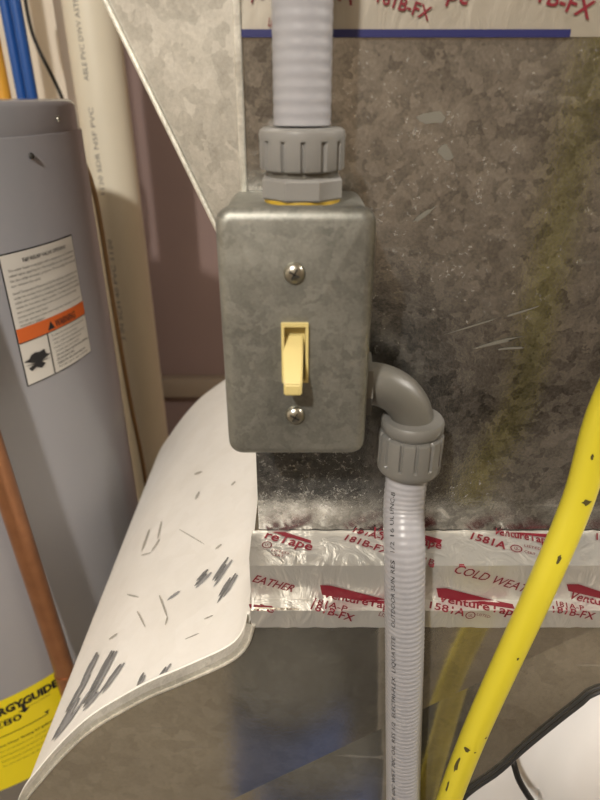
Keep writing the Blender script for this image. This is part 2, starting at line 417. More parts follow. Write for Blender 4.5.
# lock seam folded over the side sheet, and the rolled front edge
k0 = next(i for i, (x, z) in enumerate(Es) if z < H-.2565)
bm = bmesh.new(); g = []
for i in range(k0, nE+1):
    y0 = fold(*Es[i]) - .0006
    g.append([bm.verts.new(side(i, y0+dy, o_)) for dy, o_ in ((0, -.0012), (0, .0018), (.0065, .0018), (.0065, .0004))])
for a, b in zip(g, g[1:]):
    for k in range(3): bm.faces.new((a[k], b[k], b[k+1], a[k+1]))
put('lock_seam', bm, M_seam, boot, angle=50)
bm = tube_bm([side(i, fold(*Es[i])-.0009, -.0022) for i in range(k0, nE+1)], .0010, 8)
put('rolled_edge', bm, M_seam, boot)
bm = tube_bm([side(i, fold(*Es[i])+.0072, .0014) for i in range(k0, nE+1)], .0008, 8)  # white line standing in for the hem's highlight
tag(put('seam_highlight', bm, M_side, boot), 'thin white line shaped as the highlight along the seam')
bm = tube_bm([(x, fold(x, z)-.0009, z) for x, z in Rs], .0010, 8)
tag(put('lower_hem', bm, M_hem, boot), 'dark lower edge of the front sheet')
bm = tube_bm([(x-.002, fold(x, z)-.0006, z+.0035) for x, z in Rs], .0007, 8)
put('hem_bead', bm, M_hem, boot)
# scuffs on the white sheet: laid on the surface itself
def hit_side(u, v):
    r = ray(u, v); prev = None; s = .26
    while s < 1.3:
        p = Vector((0, 0, H)) + r*s; q = p.x - xl(p.z)
        if prev is not None and q < 0 <= prev[1] or (prev is not None and prev[1] < 0 <= q):
            if p.y > YB: break
        prev = (s, q); s += .0008
    p = Vector((0, 0, H)) + r*s
    i = min(range(len(Es)), key=lambda j: (Es[j][0]-p.x)**2 + (Es[j][1]-p.z)**2)
    return p, i
def scuff(pa, pb, wpx, mat):
    A_, i0 = hit_side(*pa); B_, i1 = hit_side(*pb)
    n = 9; bm = bmesh.new(); L_, R_ = [], []
    for k in range(n):
        t = k/(n-1); u = pa[0]+(pb[0]-pa[0])*t; v = pa[1]+(pb[1]-pa[1])*t
        d = Vector((pb[0]-pa[0], pb[1]-pa[1])).normalized(); wd = wpx*(math.sin(PI*min(1, .08+t*.92)))**.6*random.uniform(.75, 1.15)/2 + .15
        for sgn, lst in ((1, L_), (-1, R_)):
            p, i = hit_side(u - d.y*wd*sgn, v + d.x*wd*sgn)
            x0, z0 = Es[max(0, i-1)]; x1, z1 = Es[min(nE, i+1)]; l = math.hypot(x1-x0, z1-z0)
            nn = Vector((-(z0-z1)/l, 0, -(x1-x0)/l)); nn = nn if nn.x < 0 else -nn
            lst.append(bm.verts.new(p + nn*.0009))
    for k in range(n-1): bm.faces.new((L_[k], L_[k+1], R_[k+1], R_[k]))
    return put('scuff_mark', bm, mat, boot, smooth=False)
random.seed(11)
dark_sc = [((98, 655), (80, 690), 5), ((116, 650), (88, 702), 6), ((92, 690), (58, 738), 3), ((122, 666), (99, 698), 4), ((88, 678), (66, 716), 5), ((78, 700), (52, 745), 4), ((145, 675), (138, 690), 5), ((168, 668), (158, 684), 4),
           ((210, 572), (196, 586), 6), ((229, 562), (214, 584), 7), ((234, 578), (219, 602), 6), ((180, 592), (168, 601), 3), ((100, 690), (84, 708), 6)]
for a, b, wd in dark_sc:
    k_ = max(1, int(wd/1.9)); d_ = Vector((b[0]-a[0], b[1]-a[1])).normalized()
    for q in range(k_):
        o_ = (q-(k_-1)/2)*2.3; j0, j1 = random.uniform(-5, 5)*(k_ > 1), random.uniform(-6, 4)*(k_ > 1)
        scuff((a[0]-d_.y*o_+d_.x*j0, a[1]+d_.x*o_+d_.y*j0), (b[0]-d_.y*o_+d_.x*j1, b[1]+d_.x*o_+d_.y*j1), 2.3, M_scuff if q % 3 else M_scuff3)
for a, b, wd in [((160, 596), (168, 618), 1.5), ((168, 618), (166, 626), 1), ((150, 530), (142, 552), 1.5), ((162, 522), (158, 540), 1.2), ((142, 556), (152, 553), 1), ((160, 540), (152, 552), 1.2), ((195, 475), (203, 472), 2), ((196, 500), (200, 492), 2.2), ((222, 545), (216, 550), 2), ((232, 486), (236, 482), 1.5),
                 ((128, 595), (140, 598), 1.5), ((138, 612), (146, 628), 1), ((110, 640), (118, 634), 1.4), ((186, 640), (200, 634), 1), ((205, 620), (214, 616), 1.2), ((180, 530), (205, 545), .8)]:
    scuff(a, b, wd, M_scuff2)

# ------------------------------------------------------------------ foil tapes
fold_t = [0, .027, .051, .059, .0715]
def tape_pt(s, t, off=.0006):
    """t runs down across the two steps; s is x"""
    wv = .0006*noise.noise(Vector((s*45, t*70, 3.1))) + .0003*noise.noise(Vector((s*160, t*160, 9)))
    o_ = off + .0005 + wv*.8
    if t < -.0: return Vector((s, YD-o_, zc1-t))
    if t <= fold_t[1]:
        y = YD - t; return Vector((s, y - (o_ if t > fold_t[1]-1e-6 else 0), zc1+o_))
    if t <= fold_t[2]: return Vector((s, YC-o_, zc1-(t-fold_t[1])))
    if t <= fold_t[3]: return Vector((s, YC-o_-(t-fold_t[2]), zc2+o_*.3))
    return Vector((s, YB-o_, zc2-(t-fold_t[3])))
def tape_uv(u, v):
    r = ray(u, v)
    z1 = (zc1-H)/r.z
    y = r.y*z1
    if y >= YD: s = YD/r.y; return (r.x*s, -(zc1-(H+r.z*s)))
    if y >= YC: return (r.x*z1, YD-y)
    s = YC/r.y; z = H+r.z*s
    if z >= zc2: return (r.x*s, fold_t[1]+zc1-z)
    z2 = (zc2-H)/r.z; y = r.y*z2
    if y >= YB: return (r.x*z2, fold_t[2]+YC-y)
    s = YB/r.y; return (r.x*s, fold_t[3] + zc2-(H+r.z*s))
tape = thing('foil_tape', 'crinkled silver foil tape with red print folded over the stepped duct joint', 'tape', (.15, YC, zc1))
bm = bmesh.new(); ts = [-.002, 0.0003]
for a, b in zip(fold_t, fold_t[1:]):
    n = max(2, int((b-a)/.003))
    ts += [a+(b-a)*k/n for k in range(1, n+1)]
ns = 110; g = []
for i in range(ns+1):
    s = -.0268 + (.40+.0268)*i/ns
    jag = .0008*noise.noise(Vector((s*200, 0, 0)))
    g.append([bm.verts.new(tape_pt(s + (.0012*noise.noise(Vector((j, 5, 1))) if i == 0 else 0), t + (jag if j in (0, len(ts)-1) else 0), .0)) for j, t in enumerate(ts)])
for i in range(ns):
    for j in range(len(ts)-1): bm.faces.new((g[i][j], g[i+1][j], g[i+1][j+1], g[i][j+1]))
# wrap around the left corner of the collar
wr = [bm.verts.new((-.0276, g[0][j].co.y + .006 if g[0][j].co.y < YD-.008 else g[0][j].co.y, g[0][j].co.z)) for j in range(len(ts))]
for j in range(len(ts)-1): bm.faces.new((wr[j], g[0][j], g[0][j+1], wr[j+1]))
put('tape_strip', bm, M_foil, tape, angle=35)
FT = lambda s, t: tape_pt(s, -t, .0005)
cuts = [-x for x in fold_t[1:4]]
def tape_text(body, a, b, h, bold=.0, shear=0):
    p, q = tape_uv(*a), tape_uv(*b)
    text('lettering', body, (p[0], -p[1]), (q[0], -q[1]), h, FT, M_red, tape, bold, shear, cuts)
def tape_banner(pxs):
    pts = [tape_uv(*p) for p in pxs]; poly_map('printed_banner', [(x, -y) for x, y in pts], FT, M_red, tape, cuts)
def ul(u, v, h):
    c = tape_uv(u, v); ring = [(c[0]+h*.55*math.cos(a), -c[1]+h*.55*math.sin(a)) for a in [2*PI*k/20 for k in range(20)]]
    inn_ = [(c[0]+h*.44*math.cos(a), -c[1]+h*.44*math.sin(a)) for a in [2*PI*k/20 for k in range(20)]]
    bm = bmesh.new(); A_ = [bm.verts.new(FT(*p)) for p in ring]; B_ = [bm.verts.new(FT(*p)) for p in inn_]
    for k in range(20): bm.faces.new((A_[k], A_[(k+1) % 20], B_[(k+1) % 20], B_[k]))
    put('listing_mark', bm, M_red, tape, smooth=False)
    text('lettering', 'UL', (c[0]-h*.2, -c[1]-h*.2), (c[0]+h*.22, -c[1]-h*.24), h*.42, FT, M_red, tape, .01, 0, cuts)
tape_text('reTape', (264, 539), (311, 552), .0068, .02)
tape_banner([(272, 532), (285, 532), (311, 542), (311, 545)])
ul(267, 546, .0052); tape_text('LISTED', (271, 552), (288, 556), .0022); tape_text('CERT.', (271, 556), (284, 559), .002)
tape_text('181A-P', (352, 533), (386, 543), .0052, .015); tape_text('181B-FX', (344, 541), (388, 556), .0055, .015)
tape_text('VentureTape', (370, 534), (441, 550), .0068, .02); tape_banner([(400, 532), (414, 532), (442, 541), (440, 545)])
tape_text('181B', (412, 561), (433, 567), .005)
tape_text('1581A', (470, 540), (505, 551), .0066, .02); ul(516, 550, .0058)
tape_text('LISTED', (524, 548), (541, 552), .0022); tape_text('CERT.', (524, 554), (536, 557), .0022)
tape_text('VentureTape', (492, 535), (552, 546), .0066, .02); tape_banner([(508, 531), (520, 531), (556, 536), (555, 540)])
tape_text('COLD WEATHER', (453, 571), (545, 597), .0058, .005, .3)
tape_text('COLD WEATHER', (256, 571), (293, 588), .0056, .008, .3) if 0 else tape_text('EATHER', (252, 580), (292, 591), .0056, .008, .3)
tape_banner([(320, 584), (330, 584), (392, 600), (392, 604), (322, 594)])
tape_text('VentureTape', (322, 596), (396, 610), .0055, .02)
tape_text('181A-P', (313, 602), (346, 611), .0042, .01); tape_text('181B-FX', (310, 608), (352, 620), .005, .015)
tape_banner([(436, 587), (446, 587), (512, 603), (514, 608), (438, 596)])
tape_text('VentureTape', (437, 600), (518, 616), .0058, .02)
tape_text('1581A', (429, 607), (463, 615), .0052, .015); ul(470, 614, .005); tape_text('LISTED', (476, 614), (489, 617), .002)
tape_banner([(566, 583), (578, 583), (600, 590), (600, 597), (568, 590)])
tape_text('VentureTape', (567, 597), (640, 614), .0062, .02)
tape_text('181A-P', (556, 605), (584, 610), .004, .01); tape_text('181B-FX', (552, 611), (592, 618), .0048, .015)
tape_text('pe', (258, 607), (273, 612), .005, .02); tape_banner([(249, 603), (272, 605), (276, 609), (250, 607)])
tape_text('LISTED', (378, 614), (396, 619), .003)
tape_text('1581A', (596, 541), (625, 548), .0064, .02)

toptape = thing('foil_tape', 'pale foil tape across the duct above the switch box, red print and navy edge stripe', 'tape', (.15, YD, H+.05))
F2 = lambda s, t: Vector((s, YD-.0006-.0002*noise.noise(Vector((s*60, t*60, 1))), t))
ztape = P(300, 34, YD).z; x1 = P(640, 34, YD).x
put('tape_strip', sheet_bm(F2, XL+.0009, x1, 70, ztape-.001, ztape+.072, 12), M_foil_top, toptape)
F3 = lambda s, t: Vector((s, YD-.0013, t))
a, b = P(240, 37.5, YD), P(570, 29.5, YD)
bm = box_bm((XL+.0008, YD-.0012, a.z), (b.x, YD-.0003, b.z)); tag(put('navy_stripe', bm, M_blue_ink, toptape, smooth=False), 'navy blue edge stripe')
def top_text(body, a, b, h, bold=.015):
    p, q = P(*a, YD), P(*b, YD); text('lettering', body, (p.x, p.z), (q.x, q.z), h, F3, M_red, toptape, bold)
top_text('181B-FX', (515, -6), (588, 20), .0062); top_text('VentureTape', (352, -36), (466, 6), .0070); top_text('181B-FX', (376, 2), (428, 21), .0046)
top_text('VentureTape', (150, -50), (262, 4), .0075) if 0 else top_text('Tape', (240, -10), (264, 0), .0075)
top_text('1581A', (300, -14), (352, 6), .006); top_text('LISTED', (268, 26), (284, 30), .0028); top_text('VentureTape', (470, -36), (590, -6), .0075)

# ------------------------------------------------------------------ switch box
BX = -.0015; YF = .221; zt = H-.0361; zfit = H-.0374; zb = H-.1402; hw = .0295
sb = thing('switch_box', 'grey galvanised metal switch box with an ivory toggle switch', 'switch', (BX, YD, zb))
def rbox(x0, x1, y0, y1, z0, z1, rc, rf, seg=5, hole=None):
    """box with rounded vertical-plane corners (radius rc) and a soft front edge (rf)"""
    bm = bmesh.new()
    def ring(ins, y):
        out = []
        for cx, cz, a0_ in ((x1-rc, z1-rc, 0), (x0+rc, z1-rc, PI/2), (x0+rc, z0+rc, PI), (x1-rc, z0+rc, 3*PI/2)):
            for k in range(seg+1):
                a = a0_ + PI/2*k/seg; r = rc-ins
                out.append(bm.verts.new((cx+r*math.cos(a), y, cz+r*math.sin(a))))
        return out
    R = [ring(0, y1)]
    for k in range(5):
        a = PI/2*k/4; R.append(ring(rf*(1-math.cos(a)), y0+rf-rf*math.sin(a)))
    n = len(R[0])
    for A_, B_ in zip(R, R[1:]):
        for k in range(n): bm.faces.new((A_[k], A_[(k+1) % n], B_[(k+1) % n], B_[k]))
    bm.faces.new(R[0])
    if hole:
        a, b, c, d = hole; q = [bm.verts.new((x, y0, z)) for x, z in ((a, c), (b, c), (b, d), (a, d))]
        es = [bm.edges.new((q[k], q[(k+1) % 4])) for k in range(4)]
        es += [bm.edges.get((R[-1][k], R[-1][(k+1) % n])) for k in range(n)]
        bmesh.ops.triangle_fill(bm, edges=es, use_beauty=True)
    else: bm.faces.new(R[-1])
    return bm
put('box_body', rbox(BX-hw+.0012, BX+hw-.0012, YF+.0035, YD-.0004, zb+.001, zt-.001, .0055, .002), M_box, sb, angle=50)
put('cover_plate', rbox(BX-hw, BX+hw, YF, YF+.0065, zb, zt, .0062, .0045, hole=(BX-.0005-.0046, BX-.0005+.0046, H-.1034, H-.0796)), M_box, sb, angle=60)
for zz in (H-.0594, H-.1196):
    c = Vector((BX-.0006, YF, zz))
    prof = [(.0041, 0), (.0040, .0006), (.0034, .0016), (.0022, .0023), (.0008, .0026), (0.0001, .0026)]
    bm = lathe_bm((0, 0, 0), prof, 24)
    bmesh.ops.rotate(bm, verts=bm.verts, matrix=Matrix.Rotation(PI/2, 3, 'X')); bmesh.ops.translate(bm, verts=bm.verts, vec=c)
    s_ = put('screw', bm, M_screw, sb)
    bm = bmesh.new()
    for an in (.5, .5+PI/2):
        b2 = box_bm((-.0021, -.0028, -.00035), (.0021, -.0020, .00035)); bmesh.ops.rotate(b2, verts=b2.verts, matrix=Matrix.Rotation(an, 3, 'Y'))
        me = bpy.data.meshes.new('x'); b2.to_mesh(me); b2.free(); bm.from_mesh(me); bpy.data.meshes.remove(me)
    bmesh.ops.translate(bm, verts=bm.verts, vec=c)
    put('cross_recess', bm, M_dark, s_, smooth=False)
# toggle bezel with a recess, and the lever pointing down
tx = BX-.0005; t0, t1 = H-.1040, H-.0788
bm = bmesh.new(); hwz = .0053
outer = [(-hwz, t0), (hwz, t0), (hwz, t1), (-hwz, t1)]; inn = [(-hwz+.0011, t0+.001), (hwz-.0011, t0+.001), (hwz-.0011, t1-.0014), (-hwz+.0011, t1-.0014)]
def rr(pts, y): return [bm.verts.new((tx+x, y, z)) for x, z in pts]
O0, O1, I1, I0 = rr(outer, YF+.001), rr(outer, YF-.0016), rr(inn, YF-.0016), rr([(x*.93, z + (.002 if z < H-.09 else -.001)) for x, z in inn], YF+.0032)
for A_, B_ in ((O0, O1), (O1, I1), (I1, I0)):
    for k in range(4): bm.faces.new((A_[k], A_[(k+1) % 4], B_[(k+1) % 4], B_[k]))
bm.faces.new(I0)
put('toggle_bezel', bm, M_ivory, sb, smooth=False)
bm = bmesh.new()
sec = [(YF+.003, H-.0850, H-.0985, .0040), (YF-.001, H-.0885, H-.1005, .0040), (YF-.006, H-.0935, H-.1030, .0038), (YF-.0105, H-.0980, H-.1048, .0036), (YF-.0122, H-.1000, H-.1046, .0032)]
R = [[bm.verts.new((tx-.0008+x, y, z)) for x, z in ((-w_, a), (w_, a), (w_, b), (-w_, b))] for y, a, b, w_ in sec]
for A_, B_ in zip(R, R[1:]):
    for k in range(4): bm.faces.new((A_[k], A_[(k+1) % 4], B_[(k+1) % 4], B_[k]))
bm.faces.new(R[0]); bm.faces.new(R[-1])
bmesh.ops.bevel(bm, geom=bm.edges[:], offset=.0005, segments=2, affect='EDGES')
put('toggle_lever', bm, M_ivory, sb, angle=30)

# ------------------------------------------------------------------ conduits and fittings
cx, cy = .0008, .2455
def ribs(r, z, a, n=14, depth=.0014, r_min=0):
    if r < r_min: return r
    ph = (a*n/(2*PI)) % 1
    return r - (depth if ph < .14 else 0)
conn = thing('conduit_connector', 'grey ribbed compression connector on top of the switch box', 'connector', (cx, cy, zfit))
put('sealing_ring', lathe_bm((cx, cy, 0), [(.0145, zfit-.0008), (.0148, zfit+.0004), (.0145, zfit+.0016), (.012, zfit+.0018)], 36), M_ring, conn)
bm = lathe_bm((cx, cy, 0), [(.0155, zfit+.0016), (.0163, zfit+.0024), (.0163, zfit+.0085), (.0155, zfit+.0095), (.0142, zfit+.0098)], 8); bmesh.ops.rotate(bm, cent=(cx, cy, 0), verts=bm.verts, matrix=Matrix.Rotation(PI/8, 3, 'Z'))
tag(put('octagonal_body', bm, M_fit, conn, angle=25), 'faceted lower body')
put('neck', lathe_bm((cx, cy, 0), [(.0140, zfit+.0096), (.0140, zfit+.0125)], 36), M_fit_dark, conn)
nutprof = [(.0140, 0), (.0155, .0006), (.0158, .0012), (.0158, .0118), (.0158, .0122), (.0160, .0140), (.0156, .0158), (.0144, .0168), (.0118, .0170)]
def nut(name, x, y, z0, sc, mat, parent, up=True, hgt=1):
    pr = [(r*sc, (z if up else .017-z)*hgt+z0) for r, z in nutprof]
    lim = .0120*hgt
    def rm(r, z, a):
        zz = (z-z0)/hgt; zz = zz if up else .017-zz
        return r - (.0011 if (zz < .0121 and r > .0148*sc and ((a*13/(2*PI)+.3) % 1) < .2) else 0)
    return put(name, lathe_bm((x, y, 0), pr, 160, rmod=rm), mat, parent, angle=35)
nut('compression_nut', cx, cy, zfit+.0116, 1.02, M_fit, conn, hgt=.88)
def conduit(name, label, pts, r, pitch, amp, group=None):
    t = thing(name, label, 'conduit', pts[0])
    path = resample(spline(pts, 12), pitch/6)
    put('sheath', tube_bm(path, lambda i: r + amp*math.cos(2*PI*i/6), 28), M_conduit, t, angle=60)
    return t, path
up_pts = [Vector((cx, cy, zt+.026)), Vector((cx, cy, H+.03)), Vector((cx, cy, H+.12)), Vector((cx+.002, cy, H+.3)), Vector((cx+.004, cy+.004, H+.6)), Vector((cx+.004, cy+.004, H+.93))]
t_up, path_up = conduit('flexible_conduit', 'grey ribbed flexible conduit rising from the top of the switch box', up_pts, .0106, .0042, .00009)
# elbow connector
el = thing('conduit_elbow', 'grey right-angle conduit elbow, shade put into its colour, leaving the right side of the box', 'connector', (BX+hw, cy, H-.116))
ex, ez, er = .0527, H-.1165, .0225
path = [Vector((BX+hw-.001, cy, ez)), Vector((ex-er, cy, ez))] + [Vector((ex-er+er*math.sin(a), cy, ez-er+er*math.cos(a))) for a in [PI/2*k/12 for k in range(1, 13)]] + [Vector((ex, cy, ez-er-.009))]
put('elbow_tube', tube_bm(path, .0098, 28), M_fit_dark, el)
bm = tube_bm([(BX+hw-.0006, cy, ez), (BX+hw+.0034, cy, ez)], .0152, 8); put('lock_flange', bm, M_fit_dark, el, angle=25)
zn = H-.1400
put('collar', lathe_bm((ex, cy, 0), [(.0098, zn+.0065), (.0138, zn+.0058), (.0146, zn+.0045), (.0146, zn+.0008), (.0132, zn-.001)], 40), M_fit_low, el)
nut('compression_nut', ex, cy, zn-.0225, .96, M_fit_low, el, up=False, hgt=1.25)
# fix orientation: shoulder at the bottom
lo_pts = [Vector((ex, cy, zn-.020)), P(404, 505, .2405), P(404.5, 560, .2275), P(404.5, 650, .2215), P(403.5, 740, .2185), P(403, 800, .215), P(402, 860, .21), Vector((.066, .20, .75)), Vector((.05, .20, .4)), Vector((.03, .19, .02))]
t_lo, path_lo = conduit('flexible_conduit', 'grey ribbed flexible conduit hanging below the elbow in front of the taped joint', lo_pts, .0101, .0030, .00010)
def path_surface(path, r, off=.0006):
    fr = frames(path); cum = [0]
    for a, b in zip(path, path[1:]): cum.append(cum[-1]+(b-a).length)
    def F(s, t):
        import bisect
        j = max(0, min(len(path)-2, bisect.bisect_right(cum, s)-1)); f_ = (s-cum[j])/max(1e-9, cum[j+1]-cum[j])
        p = path[j].lerp(path[j+1], f_); n, b = fr[j][2], fr[j][3]
        a = t/r; return p + (n*math.cos(a)+b*math.sin(a))*(r+off)
    return F, cum
Flo, cl = path_surface(path_lo, .0101, .00035)
# text runs along the sheath; on the left flank (t measured around the sheath)
def conduit_text(F, body, s0, s1, t, h, mat, parent, flip=1):
    text('lettering', body, (s0, t), (s1, t), h, F, mat, parent, .0)
LT = [(.012, .082, 'OUTDOOR SUN RES  1/2 16 UL LFNC-B'), (.088, .146, 'ELECTRI-FLEX  LIQUATITE'), (.150, .235, '80C DRY 60C WET 70C OIL RES 1/2'), (.24, .32, 'E12345 LFNC-B UL CSA 1/2')]
LT[3] = (.24, .32, 'OUTDOOR SUN RES LFNC-B UL 1/2')
TSIDE = 'auto'
fr0 = frames(path_lo)[10]
sgn = -1 if fr0[3].x > 0 else 1     # b axis pointing right?
for s0, s1, body in LT:
    # reading upward: start low, end high
    text('lettering', body, (s1, -sgn*.0068), (s0, -sgn*.0068), .0023, lambda a_, b_: Flo(a_, -b_), M_black, t_lo, .0)

# ------------------------------------------------------------------ yellow gas line in front of the duct
gas = thing('gas_line', 'bright yellow jacketed gas line slanting across the right side', 'pipe', P(450, 780, .2))
gp = [Vector((.137, .218, H-.06)), P(606, 408, .2285), P(578, 500, .2285), P(540, 590, .221), P(503, 670, .217), P(474, 735, .215), P(450, 797, .214), P(434, 850, .212), P(436, 920, .200), Vector((.105, .155, .8)), Vector((.12, .12, .3)), Vector((.14, .10, .02))]
gp = [Vector((.20, .20, 2.44)), Vector((.165, .205, H+.3)), Vector((.150, .21, H+.12)), Vector((.143, .213, H+.03))] + gp
gpath = resample(spline(gp, 14), .004)
put('jacket', tube_bm(gpath, .0070, 28), M_gas, gas)
Fg, cg = path_surface(gpath, .0070, .0003)
def gas_s(u, v):
    best = min(range(len(gpath)), key=lambda i: (lambda q: (q[0]-u)**2+(q[1]-v)**2)(proj(gpath[i]))); return cg[best]
def proj(p):
    q = p - Vector((0, 0, H)); c, s = math.cos(PITCH), math.sin(PITCH)
    dpt = q.y*c - q.z*s; up = q.y*s + q.z*c
    return (300+FPX*q.x/max(.01, dpt), 400-FPX*up/max(.01, dpt))
fg = frames(gpath)[len(gpath)//3]; sg = 1 if fg[3].x > 0 else -1
random.seed(5)
M_gmark = plain('dark_gas_mark', srgb(70, 62, 30), .6)
for u, v, off, ls, wt in ((590, 450, .002, .006, .0012), (594, 458, .003, .009, .001), (584, 492, .0, .004, .0022), (550, 546, -.002, .005, .0008), (463, 735, -.0045, .004, .0022), (456, 755, -.0062, .016, .0011), (448, 778, -.0068, .010, .0008), (484, 728, .003, .002, .0007), (497, 640, .0, .002, .0006), (478, 742, .0, .0015, .0007), (586, 443, -.003, .003, .0008)):
    s0 = gas_s(u, v); pts = []
    for k in range(10):
        a = 2*PI*k/10; r_ = random.uniform(.6, 1.2); pts.append((s0+ls*r_*math.cos(a)/2, sg*off+wt*r_*math.sin(a)))
    poly_map('scuff_mark', pts, Fg, M_gmark, gas)

# ------------------------------------------------------------------ water heater
HC = (-.456, .644); HR = .23
wh = thing('water_heater', 'grey cylindrical water heater with warning and energy labels at left', 'water heater', (HC[0], HC[1], 0))
put('tank_body', lathe_bm((*HC, 0), [(.222, .02), (HR, .03), (HR, H-.034), (HR-.001, H-.0325)], 160), M_heater, wh)
put('top_cap', lathe_bm((*HC, 0), [(HR-.002, H-.037), (HR-.003, H-.031), (HR-.003, H-.010), (HR-.006, H-.006), (HR-.010, H-.0045), (.06, H-.0065), (0.001, H-.007)], 160), M_heater, wh)
put('base_ring', lathe_bm((*HC, 0), [(.20, 0), (.215, .002), (.215, .03)], 80), M_hem, wh)
def hit_h(u, v, R=HR):
    r = ray(u, v); ox, oy = -HC[0], -HC[1]
    a = r.x**2+r.y**2; b = 2*(ox*r.x+oy*r.y); c = ox*ox+oy*oy-R*R
    D = b*b-4*a*c
    s = (-b - math.sqrt(max(0, D)))/(2*a); p = Vector((0, 0, H)) + r*s
    return (math.atan2(p.y-HC[1], p.x-HC[0])*R, p.z)
def FH(off): return lambda s, t: Vector((HC[0]+(HR+off)*math.cos(s/HR), HC[1]+(HR+off)*math.sin(s/HR), t))
c_ = [hit_h(*p) for p in ((-2, 257), (71, 235), (90, 350), (29, 386))]
print('warning label corners', [(round(a, 3), round(b-H, 3)) for a, b in c_])
ws1 = (c_[1][0]+c_[2][0])/2; ws0 = (c_[0][0]+c_[3][0])/2; wt1 = (c_[0][1]+c_[1][1])/2; wt0 = (c_[2][1]+c_[3][1])/2
W, HH = ws1-ws0, wt1-wt0; print('label size', W, HH)
put('label_border', sheet_bm(FH(.0003), ws0-.0012, ws1+.0012, 24, wt0-.0012, wt1+.0012, 2), M_black, wh)
wl = tag(put('warning_label', sheet_bm(FH(.0006), ws0, ws1, 24, wt0, wt1, 2), M_label, wh), 'white label with an orange warning band')
def sub(name, bmm, mat): return put(name, bmm, mat, wl)
def lt(x, y): return (ws0+W*x, wt1-HH*y)
y0, y1 = .545, .655
a, b = lt(0, y1), lt(1, y0)
sub('warning_band', sheet_bm(FH(.0009), a[0], b[0], 24, a[1], b[1], 1), M_orange)
a, b = lt(.335, 1), lt(.35, y1); sub('divider_line', sheet_bm(FH(.0009), a[0], b[0], 1, a[1], b[1], 1), M_black)
a, b = lt(0, y1+.006), lt(1, y1); sub('rule_line', sheet_bm(FH(.0010), a[0], b[0], 20, a[1], b[1], 1), M_black)
def wtext(body, x0, x1, y, h, bold=.0, mat=M_black): text('lettering', body, lt(x0, y), lt(x1, y), h*HH, FH(.0012), mat, wl, bold)
wtext('T&P RELIEF VALVE OPENING', .22, .84, .075, .028, .012)
lines = ['The water heater is equipped with a temperature and pressure', 'relief valve opening for the installation of a listed valve', 'for the relief of excess pressure. Do not plug the opening', 'nor remove the valve.']
for i, l in enumerate(lines): wtext(l, .05, [.96, .95, .97, .40][i], .125+i*.037, .02)
lines = ['Install Temperature-Pressure protective equipment required by local', 'codes but not less than a combination temperature and pressure', 'relief valve certified as meeting the requirements for relief', 'valves for hot water supply systems. The valve must be marked', 'with a maximum set pressure not to exceed the marked working', 'pressure of the water heater.']
for i, l in enumerate(lines): wtext(l, .05, [.97, .95, .96, .97, .9, .42][i], .29+i*.036, .02)
wtext('For safe operation of the water heater the relief valve must not be', .05, .96, .505, .018); wtext('removed or plugged.', .05, .35, .535, .018)
a = lt(.36, .638); poly_map('warning_symbol', [lt(.36, .638), lt(.46, .638), lt(.41, .572)], FH(.0012), M_black, wl)
wtext('WARNING', .47, .80, .638, .06, .015)
lines = ['To reduce the risk of excessive pressures and', 'temperatures in this water heater:', '- If the relief valve is discharging, have it', '  checked by a qualified technician', '- Install the equipment as required', '- Do not plug or cap the valve opening.', '- Do not remove valve.', '- Replace the valve when it does not', '- The valve must be open to the floor.']
for i, l in enumerate(lines): wtext(l, .39, [.93, .8, .94, .85, .8, .96, .68, .88, .93][i], .70+i*.034, .018, .02 if i in (5, 6, 7) else 0)
star = []
random.seed(3)
for k in range(22):
    a = PI*1.15*k/21 - .2; r_ = (.16 if k % 2 else .045)*random.uniform(.8, 1.2)
    star.append(lt(.17+r_*math.cos(a), .85-r_*math.sin(a)*.55))
star += [lt(.07, .90), lt(.13, .88), lt(.19, .905), lt(.25, .88)]
poly_map('burst_symbol', star, FH(.0012), M_black, wl)
# screw on the cap band and a small dimple below
for u, v in ((61, 119), (31, 156)):
    s, z = hit_h(u, v); p = FH(.0 if v > 140 else -.003)(s, z)
    bm = bmesh.new(); bmesh.ops.create_uvsphere(bm, u_segments=12, v_segments=8, radius=.0028); bmesh.ops.translate(bm, verts=bm.verts, vec=p); put('rivet', bm, M_screw if v < 140 else M_dark, wh)
# yellow energy label
eTR = hit_h(60, 668); eb = hit_h(20, 782); es1 = eTR[0]; et1 = eTR[1]; es0 = es1-.135; et0 = eb[1]
print('energy', eTR, eb)
yl = tag(put('energy_label', sheet_bm(FH(.0006), es0, es1, 24, et0, et1, 2), M_yellow_label, wh), 'yellow energy guide label')
EH = et1-et0
a = (es0, et0-.02); put('label_border', sheet_bm(FH(.0004), es0, es1, 24, et0-.03, et0, 1), M_inkgrey, wh)
# the word's right end sits at pixel (62,688), so the frame shows RGYGUIDE
def ep(u, v): return hit_h(u, v)
g1 = ep(60, 682); g0 = ep(0, 711)
wd = (g1[0]-g0[0])/8*11*1.02; zmid = (g0[1]+g1[1])/2
FY = FH(.0012)
text('lettering', 'ENERGYGUIDE', (g1[0]-wd, zmid-.004), (g1[0]-.003, zmid-.004), .0115, FY, M_black, yl, .05)
m0 = ep(23, 705)
poly_map('arrow_mark', [(m0[0]-.002, zmid+.0), (m0[0]+.002, zmid), (m0[0]+.002, zmid-.010), (m0[0]+.0065, zmid-.010), (m0[0], zmid-.016), (m0[0]-.0065, zmid-.010), (m0[0]-.002, zmid-.010)], FY, M_black, yl)
n0, n1 = ep(2, 725), ep(20, 717)
text('lettering', '280', (n0[0]-.009, n0[1]-.003), (n1[0]+.002, n0[1]-.003), .0095, FY, M_black, yl, .012)
text('lettering', 'Estimated Yearly Energy Cost', (n0[0]-.02, zmid-.0145), (m0[0]-.006, zmid-.0145), .0026, FY, M_black, yl)
